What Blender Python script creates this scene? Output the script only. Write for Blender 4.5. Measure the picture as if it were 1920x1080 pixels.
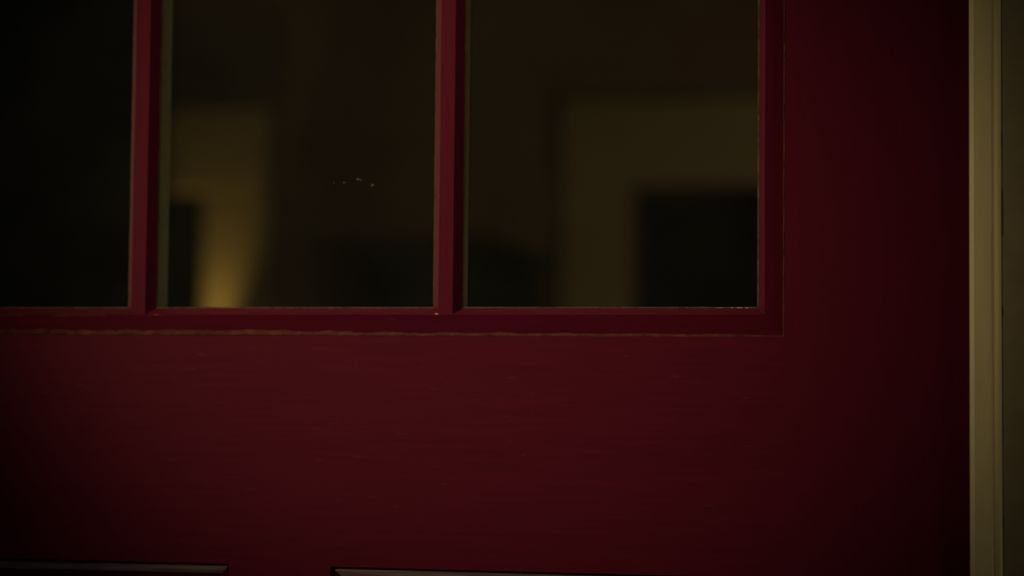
import bpy, bmesh, math, random
from mathutils import Matrix, Vector, noise

for o in list(bpy.data.objects):
    bpy.data.objects.remove(o, do_unlink=True)
scene = bpy.context.scene
COL = scene.collection
random.seed(7)

# ------------------------------------------------------------------ camera
F_PX, YAW, PITCH, ROLL = 4000.0, math.radians(12), math.radians(3.15), math.radians(.54)
d = Vector((-math.sin(YAW)*math.cos(PITCH), math.cos(YAW)*math.cos(PITCH), math.sin(PITCH)))
r0 = Vector((math.cos(YAW), math.sin(YAW), 0))
u0 = r0.cross(d)
rr = r0*math.cos(ROLL) + u0*math.sin(ROLL)
uu = u0*math.cos(ROLL) - r0*math.sin(ROLL)
cam_data = bpy.data.cameras.new('camera')
cam_data.sensor_width = 36
cam_data.lens = F_PX/1920*36
cam_data.clip_start = .05
cam_data.dof.use_dof = True
cam_data.dof.focus_distance = 1.335
cam_data.dof.aperture_fstop = 3.0
cam = bpy.data.objects.new('camera', cam_data)
COL.objects.link(cam)
cam.matrix_world = Matrix(((rr.x, uu.x, -d.x, 0), (rr.y, uu.y, -d.y, -1.326), (rr.z, uu.z, -d.z, 1.5), (0, 0, 0, 1)))
scene.camera = cam

# ------------------------------------------------------------------ world, lights, exposure
world = bpy.data.worlds.new('night')
scene.world = world
world.use_nodes = True
bg = world.node_tree.nodes['Background']
bg.inputs[0].default_value = (.75, .85, 1, 1)
bg.inputs[1].default_value = .0035

def light(name, kind, loc, power, color, radius=.03, target=None, spot=60, blend=1.0):
    l = bpy.data.lights.new(name, kind)
    l.energy = power
    l.color = color
    l.shadow_soft_size = radius
    o = bpy.data.objects.new(name, l)
    COL.objects.link(o)
    o.location = loc
    if kind == 'SPOT':
        l.spot_size = math.radians(spot)
        l.spot_blend = blend
        o.rotation_euler = (Vector(target) - Vector(loc)).to_track_quat('-Z', 'Y').to_euler()
    return o

WARM = (1, .80, .46)
light('porch_spotlight', 'SPOT', (-2.03, -2.045, 1.97), 170, WARM, .05, (-.340, 0, 1.622), 13.6)
light('added_top_spot', 'SPOT', (-.36, -.46, 2.60), 17, WARM, .03, (-.335, 0, 1.64), 31)  # added unseen spot, brightens the up-facing bevels below the panes
light('added_overhead_fill', 'POINT', (-.75, -.62, 2.62), 2.0, WARM, .06)  # unseen weak fill, added to lift the base level from overhead
light('added_right_fill', 'POINT', (3.0, -1.25, .8), 22, (1, .90, .80), .25)  # unseen fill added at the right to lift the shaded bevels
light('added_room_fill', 'POINT', (.50, 1.95, 1.36), 5.1, (1, .78, .48), .12)  # unseen fill added as ambient light for the room behind the glass
scene.view_settings.view_transform = 'Standard'
scene.view_settings.look = 'None'
scene.view_settings.gamma = 1
scene.view_settings.exposure = 0
scene.view_settings.use_curve_mapping = False

# ------------------------------------------------------------------ materials
MM = .001
def mat(name, color, rough=.5, spec=.4, grain=None, var=.12, bump=.0, tint=None, scale=40, specks=0):
    """painted surface; grain = axis that the brush strokes run along; tint = second colour for worn patches"""
    m = bpy.data.materials.new(name)
    m.use_nodes = True
    nt = m.node_tree
    b = nt.nodes['Principled BSDF']
    b.inputs['Roughness'].default_value = rough
    b.inputs['Specular IOR Level'].default_value = spec
    tc = nt.nodes.new('ShaderNodeTexCoord')
    mp = nt.nodes.new('ShaderNodeMapping')
    nt.links.new(tc.outputs['Object'], mp.inputs['Vector'])
    sc = [1.0, 1.0, 1.0]
    if grain is not None:
        sc = [9.0, 9.0, 9.0]
        sc[grain] = .45
    mp.inputs['Scale'].default_value = sc
    nz = nt.nodes.new('ShaderNodeTexNoise')
    nz.inputs['Scale'].default_value = scale
    nz.inputs['Detail'].default_value = 5
    nz.inputs['Roughness'].default_value = .65
    nt.links.new(mp.outputs['Vector'], nz.inputs['Vector'])
    rp = nt.nodes.new('ShaderNodeValToRGB')
    rp.color_ramp.elements[0].position = .3
    rp.color_ramp.elements[1].position = .72
    rp.color_ramp.elements[0].color = (*[c*(1-var) for c in color], 1)
    rp.color_ramp.elements[1].color = (*[c*(1+var) for c in (tint or color)], 1)
    nt.links.new(nz.outputs['Fac'], rp.inputs['Fac'])
    out = rp.outputs['Color']
    if specks:
        # sparse pale dashes: chips and dust lying along the brush strokes
        n2 = nt.nodes.new('ShaderNodeTexNoise')
        n2.inputs['Scale'].default_value = 210
        n2.inputs['Detail'].default_value = 2
        mp2 = nt.nodes.new('ShaderNodeMapping')
        s2 = [1.6, 1.6, 1.6]
        if grain is not None:
            s2[grain] = .3
        mp2.inputs['Scale'].default_value = s2
        nt.links.new(tc.outputs['Object'], mp2.inputs['Vector'])
        nt.links.new(mp2.outputs['Vector'], n2.inputs['Vector'])
        r2 = nt.nodes.new('ShaderNodeValToRGB')
        r2.color_ramp.elements[0].position = .70
        r2.color_ramp.elements[1].position = .80
        r2.color_ramp.elements[0].color = (0, 0, 0, 1)
        r2.color_ramp.elements[1].color = (specks, specks, specks, 1)
        nt.links.new(n2.outputs['Fac'], r2.inputs['Fac'])
        mx = nt.nodes.new('ShaderNodeMix')
        mx.data_type = 'RGBA'
        nt.links.new(r2.outputs['Color'], mx.inputs['Factor'])
        nt.links.new(out, mx.inputs['A'])
        mx.inputs['B'].default_value = (.085, .032, .030, 1)
        out = mx.outputs['Result']
    nt.links.new(out, b.inputs['Base Color'])
    if bump:
        bp = nt.nodes.new('ShaderNodeBump')
        bp.inputs['Strength'].default_value = bump
        bp.inputs['Distance'].default_value = .0006
        nt.links.new(nz.outputs['Fac'], bp.inputs['Height'])
        nt.links.new(bp.outputs['Normal'], b.inputs['Normal'])
    return m

RED = (.075, .0042, .0155)
M = {}
M['red_h'] = mat('red_paint_rail', RED, .6, .05, grain=0, var=.10, bump=.2, scale=38, specks=.35)
M['red_v'] = mat('red_paint_stile', RED, .6, .05, grain=2, var=.06, bump=.08, scale=30, specks=.10)
M['red_edge'] = mat('red_paint_muntin', (.081, .0048, .0165), .6, .05, grain=2, var=.12, bump=.15, scale=60, specks=.2)
M['sheen_dust'] = mat('sheen_grey_red_paint', (.12, .072, .078), .75, .15, grain=0, var=.55, bump=.6, scale=30, tint=(.25, .170, .190))  # reflected grey sheen put into the colour, along with patchy dust
M['worn'] = mat('worn_brown_paint', (.075, .022, .016), .7, .1, var=.4, bump=.3, scale=130, tint=(.13, .05, .038))
M['caulk'] = mat('brown_caulk', (.055, .010, .009), .7, .1, var=.4, bump=.3, scale=120, tint=(.088, .026, .018))
M['chip'] = mat('bare_primer', (.45, .36, .30), .7, .2, var=.3, scale=300)
M['cream'] = mat('cream_paint', (.70, .585, .29), .55, .3, grain=2, var=.07, bump=.15, scale=22)
M['pale'] = mat('pale_lit_rubbed_cream', (.84, .74, .47), .6, .3, grain=2, var=.12, bump=.2, scale=26)  # highlight of the lit edge put into a paler, rubbed cream
M['groove'] = mat('dirty_cream_paint', (.40, .29, .12), .7, .2, grain=2, var=.2, bump=.2, scale=25)
M['putty'] = mat('olive_putty', (.40, .36, .19), .7, .2, var=.15, scale=90)
M['dry_putty'] = mat('dry_brown_putty', (.045, .026, .016), .8, .1, var=.4, scale=200, tint=(.085, .055, .036))
M['olive'] = mat('olive_tan_paint', (.25, .205, .108), .75, .2, var=.12, bump=.4, scale=60)
M['plaster'] = mat('brown_plaster', (.28, .185, .11), .85, .1, var=.06, scale=6)
M['room_trim'] = mat('room_cream_trim', (.50, .415, .22), .6, .2, grain=2, var=.05, scale=8)
M['ceiling'] = mat('ceiling_plaster', (.34, .30, .22), .9, .1, var=.05, scale=6)
M['boards'] = mat('dark_floor_boards', (.06, .035, .02), .55, .3, grain=1, var=.3, scale=6)
M['concrete'] = mat('porch_concrete', (.10, .095, .085), .85, .2, var=.25, bump=.5, scale=30)
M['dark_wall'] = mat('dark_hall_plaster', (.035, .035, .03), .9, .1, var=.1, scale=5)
M['black_wood'] = mat('black_stained_wood', (.012, .012, .011), .6, .2, grain=2, var=.3, bump=.2, scale=12)
M['brass'] = mat('aged_brass', (.42, .28, .10), .35, .5, var=.15, scale=60)
M['brass'].node_tree.nodes['Principled BSDF'].inputs['Metallic'].default_value = 1
M['black_cloth'] = mat('black_curtain_cloth', (.010, .010, .009), .95, .05, grain=2, var=.2, scale=30)
M['crack'] = mat('grimy_crack', (.075, .05, .026), .9, .05, var=.3, scale=200)
M['dust'] = mat('pale_dust', (.07, .07, .05), .9, .1, var=.2, scale=300)
M['shade'] = mat('parchment_shade', (.55, .42, .22), .8, .1, var=.1, scale=40)

def glass_mat():
    m = bpy.data.materials.new('dusty_window_glass')
    m.use_nodes = True
    nt = m.node_tree
    nt.nodes.clear()
    out = nt.nodes.new('ShaderNodeOutputMaterial')
    tr = nt.nodes.new('ShaderNodeBsdfTransparent')
    tr.inputs[0].default_value = (.93, .95, .92, 1)
    gl = nt.nodes.new('ShaderNodeBsdfGlossy')
    gl.inputs['Roughness'].default_value = .03
    fr = nt.nodes.new('ShaderNodeFresnel')
    fr.inputs[0].default_value = 1.45
    m1 = nt.nodes.new('ShaderNodeMixShader')
    nt.links.new(fr.outputs[0], m1.inputs[0])
    nt.links.new(tr.outputs[0], m1.inputs[1])
    nt.links.new(gl.outputs[0], m1.inputs[2])
    df = nt.nodes.new('ShaderNodeBsdfDiffuse')
    df.inputs[0].default_value = (.50, .54, .45, 1)
    # thin film of dust over the pane, in smudges
    tc = nt.nodes.new('ShaderNodeTexCoord')
    nz = nt.nodes.new('ShaderNodeTexNoise')
    nz.inputs['Scale'].default_value = 14
    nz.inputs['Detail'].default_value = 4
    nt.links.new(tc.outputs['Object'], nz.inputs['Vector'])
    mr = nt.nodes.new('ShaderNodeMapRange')
    mr.inputs['From Min'].default_value = .35
    mr.inputs['From Max'].default_value = .75
    mr.inputs['To Min'].default_value  = .0048
    mr.inputs['To Max'].default_value = .0095
    nt.links.new(nz.outputs['Fac'], mr.inputs['Value'])
    m2 = nt.nodes.new('ShaderNodeMixShader')
    nt.links.new(mr.outputs[0], m2.inputs[0])
    nt.links.new(m1.outputs[0], m2.inputs[1])
    nt.links.new(df.outputs[0], m2.inputs[2])
    nt.links.new(m2.outputs[0], out.inputs[0])
    return m
M['glass'] = glass_mat()

def bulb_mat():
    m = bpy.data.materials.new('lit_bulb')
    m.use_nodes = True
    b = m.node_tree.nodes['Principled BSDF']
    b.inputs['Base Color'].default_value = (.9, .8, .6, 1)
    b.inputs['Emission Color'].default_value = (1, .62, .2, 1)
    b.inputs['Emission Strength'].default_value = 1.0
    return m
M['bulb'] = bulb_mat()

# ------------------------------------------------------------------ helpers
def obj(name, bm, m, parent=None, smooth=False):
    bmesh.ops.recalc_face_normals(bm, faces=bm.faces)
    me = bpy.data.meshes.new(name)
    bm.to_mesh(me)
    bm.free()
    if smooth:
        for p in me.polygons:
            p.use_smooth = True
    me.materials.append(M[m])
    o = bpy.data.objects.new(name, me)
    COL.objects.link(o)
    if parent:
        o.parent = parent
        o.matrix_parent_inverse = parent.matrix_basis.inverted()
    return o

def empty(name, loc):
    o = bpy.data.objects.new(name, None)
    o.empty_display_size = .05
    o.location = loc
    COL.objects.link(o)
    return o

def tag(o, label, cat, kind=None, group=None):
    o['label'] = label
    o['category'] = cat
    if kind:
        o['kind'] = kind
    if group:
        o['group'] = group
    return o

def box(bm, x0, x1, y0, y1, z0, z1, bev=0):
    vs = [bm.verts.new((x, y, z)) for x in (x0, x1) for y in (y0, y1) for z in (z0, z1)]
    fs = [bm.faces.new([vs[i] for i in q]) for q in ((0, 1, 3, 2), (4, 6, 7, 5), (0, 4, 5, 1), (2, 3, 7, 6), (0, 2, 6, 4), (1, 5, 7, 3))]
    if bev:
        es = list({e for f in fs for e in f.edges})
        bmesh.ops.bevel(bm, geom=es, offset=bev, segments=2, profile=.5, affect='EDGES')

def boxes(*bs, bev=0):
    bm = bmesh.new()
    for b in bs:
        box(bm, *b, bev=bev)
    return bm

def prism(pts, axis, a, b):
    """closed profile extruded along z (pts = x,y) or along x (pts = z,y)"""
    bm = bmesh.new()
    def v(p, t):
        return bm.verts.new((p[0], p[1], t) if axis == 'z' else (t, p[1], p[0]))
    A = [v(p, a) for p in pts]
    B = [v(p, b) for p in pts]
    n = len(pts)
    bm.faces.new(A)
    bm.faces.new(B[::-1])
    for i in range(n):
        bm.faces.new((A[i], A[(i+1) % n], B[(i+1) % n], B[i]))
    return bm

def frame_side(x0, x1, z0, z1, side, prof):
    """one mitred member of a rectangular frame; prof = closed list of (inset, y)"""
    def corner(k, ins, y):
        X0, X1, Z0, Z1 = x0+ins, x1-ins, z0+ins, z1-ins
        return {'bottom': ((X0, y, Z0), (X1, y, Z0)), 'top': ((X0, y, Z1), (X1, y, Z1)),
                'left': ((X0, y, Z0), (X0, y, Z1)), 'right': ((X1, y, Z0), (X1, y, Z1))}[side][k]
    bm = bmesh.new()
    A = [bm.verts.new(corner(0, *p)) for p in prof]
    B = [bm.verts.new(corner(1, *p)) for p in prof]
    n = len(prof)
    bm.faces.new(A)
    bm.faces.new(B[::-1])
    for i in range(n):
        bm.faces.new((A[i], A[(i+1) % n], B[(i+1) % n], B[i]))
    return bm

def lathe(bm, prof, c, axis='z', seg=20):
    rings = []
    for r, h in prof:
        ring = []
        for k in range(seg):
            a = 2*math.pi*k/seg
            p = (r*math.cos(a), r*math.sin(a))
            ring.append(bm.verts.new((c[0]+p[0], c[1]+p[1], c[2]+h) if axis == 'z' else (c[0]+p[0], c[1]+h, c[2]+p[1])))
        rings.append(ring)
    for A, B in zip(rings, rings[1:]):
        for k in range(seg):
            bm.faces.new((A[k], A[(k+1) % seg], B[(k+1) % seg], B[k]))
    bm.faces.new(rings[0])
    bm.faces.new(rings[-1])

def strip(horizontal, a, b, pos, y, w0, w1, proud, seed, n=70, gaps=0.0):
    """hand-run, uneven ridge lying against the door face; pos = its lower / outer edge"""
    bm = bmesh.new()
    prev = None
    for i in range(n+1):
        t = i/n
        s = a + (b-a)*t
        nv = noise.noise(Vector((s*60, seed, 0)))*.55 + noise.noise(Vector((s*210, seed, 3)))*.35
        w = (w0 + (w1-w0)*t)*(1 + .55*nv)
        if gaps and noise.noise(Vector((s*34, seed, 9))) < gaps-.5:
            w *= .12
        w = max(w, .00006)
        h = proud*(.45+.55*min(1, w/max(w0, w1)))
        sec = [(pos, y), (pos + w*.35, y-h), (pos + w, y+.0016), (pos + w*.4, y+.0050)]
        ring = [bm.verts.new((s, q[1], q[0]) if horizontal else (q[0], q[1], s)) for q in sec]
        if prev:
            for k in range(4):
                bm.faces.new((prev[k], prev[(k+1) % 4], ring[(k+1) % 4], ring[k]))
        else:
            bm.faces.new(ring)
        prev = ring
    bm.faces.new(prev)
    return bm

# ------------------------------------------------------------------ the red door
X0, X1 = -.8725, .0115          # door leaf edges (the right one runs behind the stop moulding)
LX0, LX1 = -.7508, -.1090       # outline of the glazed frame
LZ0, LZ1 = 1.5440, 1.9180
OP = [(-.7382, -.5391), (-.5293, -.3301), (-.3206, -.1215)]   # openings at the face of the glazing bars
OZ0, OZ1 = 1.5577, 1.9040
DT = 2.035
PT, PB = 1.3955, .255           # lower panels, top and bottom
MX0, MX1 = -.4679, -.3994       # mullion between the lower panels
FY = -.0012                     # face of stiles and rails; glazing frame face lies at 0
BK = .0400                      # back of the door

door = empty('door_1', ((X0+X1)/2, .02, 0))
tag(door, 'dark red painted front door with three glass panes above two panels', 'door', 'structure')

obj('stile', boxes((LX1, X1, FY, BK, .006, DT)), 'red_v', door)
obj('stile', boxes((X0, LX0, FY, BK, .006, DT)), 'red_v', door)
obj('rail', boxes((LX0, LX1, FY, BK, PT, LZ0)), 'red_h', door)
obj('rail', boxes((LX0, LX1, FY, BK, LZ1, DT)), 'red_h', door)
obj('rail', boxes((LX0, LX1, FY, BK, .006, PB)), 'red_h', door)
obj('mullion', boxes((MX0, MX1, FY, BK, PB, PT)), 'red_v', door)

# glazing frame: flat face, then the bevel down to the glass
BW, BD = .0050, .0075
GY = BD
ins = OZ0-LZ0
for side, w in (('bottom', OZ0-LZ0), ('top', LZ1-OZ1), ('left', OP[0][0]-LX0), ('right', LX1-OP[2][1])):
    p = [(.0002, .0046), (w, 0), (w+.0047, BD), (.0002, BD)]
    f = obj('glazing_frame', frame_side(LX0, LX1, LZ0, LZ1, side, p), 'red_edge' if side in ('left', 'right') else 'red_h', door)
    q = [(.0004, BD+.0032), (w+.0040, BD+.0032), (w+.0040, .0275), (w-.002, BK), (.0004, BK)]
    g = obj('inner_frame', frame_side(LX0, LX1, LZ0, LZ1, side, q), 'putty', f)

for k in (0, 1):
    a, b = OP[k][1], OP[k+1][0]
    mun = obj('muntin', prism([(a, 0), (b, 0), (b+BW, BD), (a-BW, BD)], 'z', OZ0, OZ1), 'red_edge', door)
    obj('inner_muntin', prism([(a-BW+.0005, BD+.0032), (b+BW-.0005, BD+.0032), (b+BW-.0005, .0225), (b, BK), (a, BK), (a-BW+.0005, .0225)], 'z', OZ0-.006, OZ1+.006), 'putty', mun)

panes = []
for k, (a, b) in enumerate(OP):
    lo = a-.001 if k == 0 else a+.0005
    hi = b+.001 if k == 2 else b-.0005
    g = obj('glass_pane', boxes((lo, hi, GY+.0002, GY+.0030, OZ0+.001, OZ1-.001)), 'glass', door)
    panes.append(g)
    # thin line of putty between bevel and glass
    for side in ('bottom', 'top', 'left', 'right'):
        s0 = .0046 if side in ('bottom', 'top') else BW-.0002
        pr = [(s0-.0006, BD-.0006), (s0+.0003, BD-.0003), (s0+.0006, BD+.0002), (s0-.0006, BD+.0002)]
        obj('putty_line', frame_side(a, b, OZ0, OZ1, side, pr), 'dry_putty', g)

# specks of dust on the middle pane
for (x, z, s) in ((-.3962, 1.6442, .9), (-.3868, 1.6462, 1.2), (-.3848, 1.6456, .8), (-.3770, 1.6422, 1.25), (-.4030, 1.6440, .5)):
    bm = bmesh.new()
    bmesh.ops.create_icosphere(bm, subdivisions=1, radius=.0008*s)
    bmesh.ops.scale(bm, vec=(1.35, .3, .85), verts=bm.verts)
    bmesh.ops.rotate(bm, matrix=Matrix.Rotation(random.uniform(-.5, .5), 3, 'Y'), verts=bm.verts)
    bmesh.ops.translate(bm, vec=(x, GY+.0001, z), verts=bm.verts)
    obj('dust_speck', bm, 'dust', panes[1])

# caulk in the joint round the glazing frame, wide towards the hinge side
obj('caulk_line', strip(True, LX0, LX1, LZ0-.0010, -.0003, .0056, .0022, .0014, 1.3, 160), 'caulk', door)
obj('caulk_line', strip(True, LX0, LX1, LZ1-.0016, .0001, .0020, .0012, .0014, 4.1, 90), 'caulk', door)
obj('caulk_line', strip(False, LZ0, LZ1, LX1-.0012, -.0002, .0026, .0026, .0013, 2.7, 120), 'caulk', door)
obj('caulk_line', strip(False, LZ0, LZ1, LX0-.0002, .0001, .0020, .0014, .0014, 6.7, 90), 'caulk', door)

# rubbed arrises where the paint has worn along the bottom of the panes
obj('worn_edge', strip(True, OP[0][0], OP[0][1]-.0006, OZ0-.0011, .0003, .0018, .0016, .0006, 8.2, 90, gaps=.33), 'worn', door)
obj('worn_edge', strip(True, OP[1][0]+.0010, OP[1][0]+.028, OZ0-.0008, .0003, .0014, .0002, .0005, 5.2, 40), 'worn', door)
obj('worn_edge', strip(True, OP[1][1]-.013, OP[1][1]+.0012, OZ0-.0006, .0003, .0002, .0013, .0006, 9.6, 30), 'worn', door)
obj('worn_edge', strip(True, OP[2][0]+.004, OP[2][0]+.045, OZ0+.0040, BD-.0010, .0012, .0004, .0004, 3.6, 50), 'worn', door)

# paint chips showing primer
def chip(x, y, z, sx, sz, rot, name='paint_chip', m='chip'):
    bm = bmesh.new()
    n = 9
    ring = []
    for i in range(n):
        a = 2*math.pi*i/n
        k = 1 + random.uniform(-.3, .3)
        ring.append((math.cos(a)*sx*k, math.sin(a)*sz*k))
    F = [bm.verts.new((p[0], -.00025, p[1])) for p in ring]
    B = [bm.verts.new((p[0]*1.1, .0003, p[1]*1.1)) for p in ring]
    bm.faces.new(F)
    bm.faces.new(B[::-1])
    for i in range(n):
        bm.faces.new((F[i], F[(i+1) % n], B[(i+1) % n], B[i]))
    bmesh.ops.rotate(bm, matrix=Matrix.Rotation(rot, 3, 'Y'), verts=bm.verts)
    bmesh.ops.translate(bm, vec=(x, y, z), verts=bm.verts)
    return obj(name, bm, m, door)

zc = OZ0+.0045
chip(-.1425, BD-.0010, zc, .0012, .00022, 0)
chip(-.1374, BD-.0010, zc, .0022, .00024, .02)
chip(-.1331, BD-.0010, zc, .0014, .00026, 0)
chip(-.1500, BD-.0010, zc, .0030, .00016, 0)
chip(-.1236, .0026, OZ0+.0018, .0017, .00028, .72, m='worn')
chip(-.3312, .0002, OZ0+.0004, .0011, .00040, .1, m='chip')
chip(-.5215, .0002, OZ0-.0002, .0014, .00040, .0, m='worn')
chip(-.4005, BD-.0008, zc, .0014, .0002, 0, m='worn')

# lower panels: quirk, sloped moulding, sunk field
for (a, b) in ((LX0, MX0), (MX1, LX1)):
    fld = obj('panel', boxes((a+.004, b-.004, .0085, .026, PB+.004, PT-.004)), 'red_v', door)
    for side in ('top', 'bottom', 'left', 'right'):
        pr = [(0, .0066), (.0017, .0066), (.0019, .0024), (.0026, .0018), (.0066, .0044), (.0074, .0086), (0, .0086)]
        mo = obj('panel_moulding', frame_side(a, b, PB, PT, side, pr), 'sheen_dust' if side in ('top', 'bottom') else 'red_v', fld)
        if side == 'top':
            mo['label'] = 'top moulding of the panel, greyed by painted-in sheen and dust'

# door knob and rose below the view on the latch stile
bm = bmesh.new()
lathe(bm, [(.0, -.0025), (.030, -.0015), (.031, -.004), (.026, -.009), (.011, -.013), (.010, -.032), (.020, -.038), (.0275, -.050), (.0265, -.060), (.016, -.067), (.002, -.069)], (-.048, 0, .96), 'y', 24)
obj('knob', bm, 'brass', door, True)

# ------------------------------------------------------------------ stop moulding, casing, walls
SX = .0030
def stop_profile(x, s):
    # rounded arris, flat, groove, small bead
    pts = [(0, .012), (0, -.0060), (.0005, -.0072), (.0023, -.0091), (.0030, -.0094), (.0128, -.0094), (.0135, -.0088),
           (.0146, -.0086), (.0149, -.0089), (.0156, -.0096), (.0170, -.0100), (.0184, -.0096), (.0189, -.0086), (.0190, .012)]
    return [(x+s*p[0], p[1]) for p in pts]
CW, CT = .115, DT+.012
t1 = obj('trim_1', prism(stop_profile(SX, 1), 'z', 0, CT+.018), 'cream')
tag(t1, 'narrow cream stop moulding with grooved bead beside the red door', 'trim', 'structure')
lip = obj('lit_worn_lip', prism([(SX-.0002, -.0058), (SX+.0003, -.0074), (SX+.0021, -.0093), (SX+.0029, -.0096), (SX+.0029, -.0070)], 'z', 0, CT+.018), 'pale', t1)  # paler strip carries the arris highlight in its colour, besides the rubbing
lip['label'] = 'paler rubbed edge of the moulding, its highlight painted in'
LS = 2*(-.4305)-SX
t2 = obj('trim_2', prism(stop_profile(LS, -1), 'z', 0, CT+.018), 'cream')
tag(t2, 'cream stop moulding on the hinge edge of the red door', 'trim', 'structure')
t3 = obj('trim_3', boxes((LS-.018, SX+.018, -.0094, .012, DT+.002, CT+.018)), 'cream')
tag(t3, 'cream head moulding above the red door', 'trim', 'structure')
c1 = obj('trim_4', boxes((SX+.0190, SX+.019+CW, -.0088, .06, 0, CT+.018), bev=.0012), 'olive')
tag(c1, 'olive tan casing board beside the cream stop moulding', 'trim', 'structure')
# small open cracks and flakes in the joint between moulding and casing
for (z0, z1, w) in ((1.6055, 1.6345, .0016), (1.5570, 1.5625, .0014), (1.4300, 1.4360, .0008), (1.66, 1.667, .0007)):
    bm = strip(False, z0, z1, SX+.0189, -.0088, w, w*.5, .0003, z0*7, 16)
    obj('joint_crack', bm, 'crack', c1)
c2 = obj('trim_5', boxes((LS-.019-CW, LS-.019, -.0064, .06, 0, CT+.018), bev=.0012), 'olive')
tag(c2, 'olive tan casing board on the hinge side of the red door', 'trim', 'structure')
c3 = obj('trim_6', boxes((LS-.019-CW, SX+.019+CW, -.0064, .06, CT+.018, CT+.22), bev=.0012), 'olive')
tag(c3, 'olive tan head casing board above the red door', 'trim', 'structure')
wx0, wx1 = LS-.019-CW, SX+.019+CW
wf = obj('wall_front', boxes((-3.2, wx0, .004, .12, 0, 2.7), (wx1, 1.6, .004, .12, 0, 2.7), (wx0, wx1, .004, .12, CT+.22, 2.7)), 'olive')
tag(wf, 'olive tan rendered house wall around the door casing', 'wall', 'structure')
j = obj('jamb', boxes((X1+.003, SX+.019+CW, .0601, .12, 0, CT+.22), (wx0, X0-.003, .0601, .12, 0, CT+.22), (X0-.003, X1+.003, .0601, .12, DT+.004, CT+.22)), 'cream', wf)
po = obj('floor_porch', boxes((-3.2, 1.6, -3, .004, -.1, 0)), 'concrete')
tag(po, 'grey concrete porch floor in front of the red door', 'floor', 'structure')

# ------------------------------------------------------------------ room behind the glass
RX0, RX1, RY, RH = -3.2, 1.6, 3.2, 2.6
fl = obj('floor', boxes((RX0, RX1, .004, 5.0, -.1, 0)), 'boards')
tag(fl, 'dark boarded floor of the room behind the door', 'floor', 'structure')
ce = obj('ceiling', boxes((RX0, RX1, .12, 5.0, RH, RH+.1)), 'ceiling')
tag(ce, 'dim plaster ceiling of the room behind the door', 'ceiling', 'structure')
wl = obj('wall_left', boxes((RX0-.1, RX0, .12, 5.0, 0, RH)), 'plaster')
tag(wl, 'brown plaster wall on the hinge side of the room', 'wall', 'structure')
wr = obj('wall_right', boxes((RX1, RX1+.1, .12, 5.0, 0, RH)), 'plaster')
tag(wr, 'brown plaster wall on the latch side of the room', 'wall', 'structure')
D1 = (-.706, .06)       # doorway seen in the pane beside the stile
D2 = (-2.42, -1.664)    # doorway seen in the middle and far panes
HZ = 1.973
wb = obj('wall_back', boxes((RX0, D2[0], RY, RY+.12, 0, RH), (D2[1], D1[0], RY, RY+.12, 0, RH), (D1[1], RX1, RY, RY+.12, 0, RH),
                            (D2[0], D2[1], RY, RY+.12, HZ, RH), (D1[0], D1[1], RY, RY+.12, HZ, RH)), 'plaster')
tag(wb, 'dim brown plaster wall with two dark doorways seen through the panes', 'wall', 'structure')
n = 7
for (a, b), lab in ((D1, 'dim cream casing around the dark doorway seen through the pane by the stile'), (D2, 'cream doorway casing lit by a warm glow from below')):
    t = empty('trim_%d' % n, ((a+b)/2, RY, 0))
    n += 1
    tag(t, lab, 'trim', 'structure')
    cw, hh = .145, .185
    obj('casing_side', boxes((a-cw, a, RY-.022, RY, 0, HZ), bev=.003), 'room_trim', t)
    obj('casing_side', boxes((b, b+cw, RY-.022, RY, 0, HZ), bev=.003), 'room_trim', t)
    obj('casing_head', boxes((a-cw, b+cw, RY-.024, RY, HZ, HZ+hh), bev=.003), 'room_trim', t)
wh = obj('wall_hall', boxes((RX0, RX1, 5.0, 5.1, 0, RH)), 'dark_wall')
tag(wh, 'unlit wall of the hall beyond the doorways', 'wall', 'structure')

# tall dark cabinet against the back wall
cx0, cx1, cy0, cy1, cz = -1.245, -.880, RY-.12, RY-.005, 1.825
cab = empty('tall_cabinet', ((cx0+cx1)/2, (cy0+cy1)/2, 0))
tag(cab, 'tall narrow black cabinet against the brown wall beside the dark doorway', 'cabinet')
obj('body', boxes((cx0+.01, cx1-.01, cy0+.02, cy1, .08, cz-.03), bev=.003), 'black_wood', cab)
obj('cornice', boxes((cx0, cx1, cy0, cy1, cz-.03, cz), bev=.006), 'black_wood', cab)
obj('plinth', boxes((cx0+.02, cx1-.02, cy0+.03, cy1, 0, .08)), 'black_wood', cab)
mid = (cx0+cx1)/2
for a, b, kx in ((cx0+.016, mid-.001, mid-.02), (mid+.001, cx1-.016, mid+.02)):
    dr = obj('cabinet_door', boxes((a, b, cy0+.004, cy0+.0195, .1, cz-.045), bev=.003), 'black_wood', cab)
    bm = bmesh.new()
    lathe(bm, [(.003, .004), (.003, -.008), (.009, -.014), (.008, -.02), (.001, -.023)], (kx, cy0, 1.0), 'y', 12)
    obj('knob', bm, 'brass', dr, True)

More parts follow.
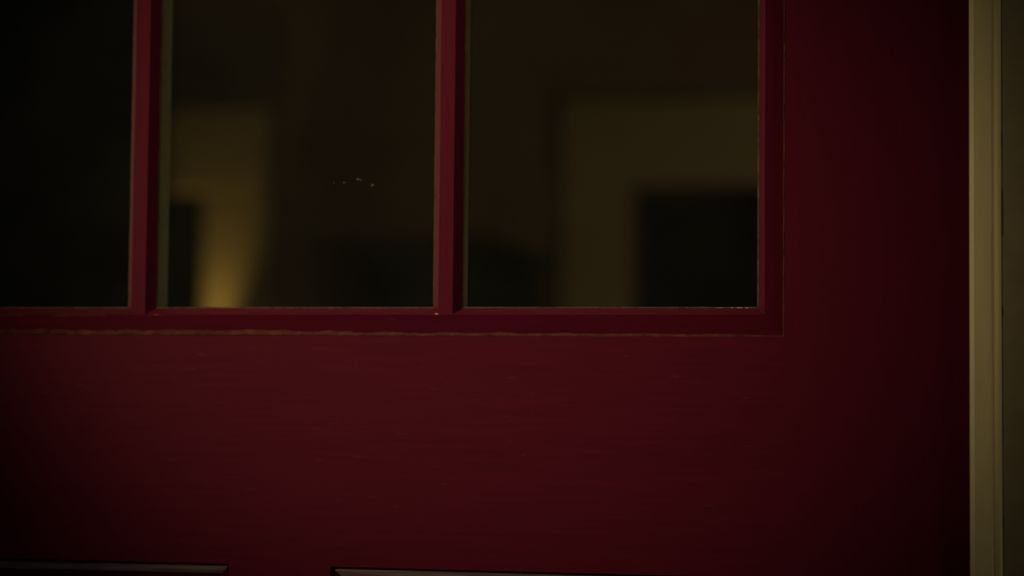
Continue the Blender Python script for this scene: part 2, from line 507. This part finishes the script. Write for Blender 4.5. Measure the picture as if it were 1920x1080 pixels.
# long dark curtain hanging over the far part of the doorway
bm = bmesh.new()
n = 72
xa, xb = -2.62, -1.728
cols = []
for i in range(n+1):
    t = i/n
    x = xa + (xb-xa)*t
    y = RY-.085 + .022*math.sin(t*math.pi*2*9) + .007*math.sin(t*41)
    k = 1 + .25*math.sin(t*57)
    cols.append([bm.verts.new((x, RY-.085 + (y-RY+.085)*f*k, z)) for z, f in ((.015, 1.25), (.8, 1.1), (1.6, 1.0), (2.3, .85), (2.43, .6))])
for A, B in zip(cols, cols[1:]):
    for q in range(4):
        bm.faces.new((A[q], B[q], B[q+1], A[q+1]))
cloth = bm
cu = empty('curtain', ((xa+xb)/2, RY-.085, 0))
tag(cu, 'long black curtain hanging beside the warmly lit doorway casing', 'curtain')
co = obj('drape', cloth, 'black_cloth', cu, True)
so = co.modifiers.new('thickness', 'SOLIDIFY')
so.thickness = .003
bm = bmesh.new()
lathe(bm, [(.002, -.98), (.02, -.97), (.02, -.93), (.011, -.92), (.011, .02), (.02, .03), (.02, .07), (.002, .08)], (0, 0, 0), 'z', 12)
bmesh.ops.rotate(bm, matrix=Matrix.Rotation(math.pi/2, 3, 'Y'), verts=bm.verts)
bmesh.ops.translate(bm, vec=(xb-.02, RY-.085, 2.44), verts=bm.verts)
obj('rod', bm, 'brass', cu, True)
for x in (xa+.02, xb-.03):
    obj('bracket', boxes((x-.008, x+.008, RY-.085, RY, 2.428, 2.444)), 'brass', cu)

# up-lighting wall sconce on the lit casing, its glow rises into view
sx, sz = -1.626, 1.44
sc = empty('wall_sconce', (sx, RY-.022, sz))
tag(sc, 'small brass wall sconce shining up the cream doorway casing', 'wall lamp')
obj('backplate', boxes((sx-.03, sx+.03, RY-.030, RY-.022, sz-.08, sz+.03), bev=.003), 'brass', sc)
obj('arm', boxes((sx-.006, sx+.006, RY-.10, RY-.029, sz-.05, sz-.038), bev=.002), 'brass', sc)
bm = bmesh.new()
seg = 24
prof = [(.012, -.045), (.026, -.03), (.040, .07), (.038, .07), (.024, -.028), (.010, -.040)]
lathe(bm, prof, (sx, RY-.10, sz), 'z', seg)
obj('shade', bm, 'shade', sc, True)
bm = bmesh.new()
bmesh.ops.create_uvsphere(bm, u_segments=14, v_segments=10, radius=.013)
bmesh.ops.translate(bm, vec=(sx, RY-.10, sz-.008), verts=bm.verts)
obj('bulb', bm, 'bulb', sc, True)
light('sconce_light', 'SPOT', (sx, RY-.085, sz+.072), 3.2, (1, .64, .2), .012, (sx, RY-.040, sz+.4), 38, 1.0)
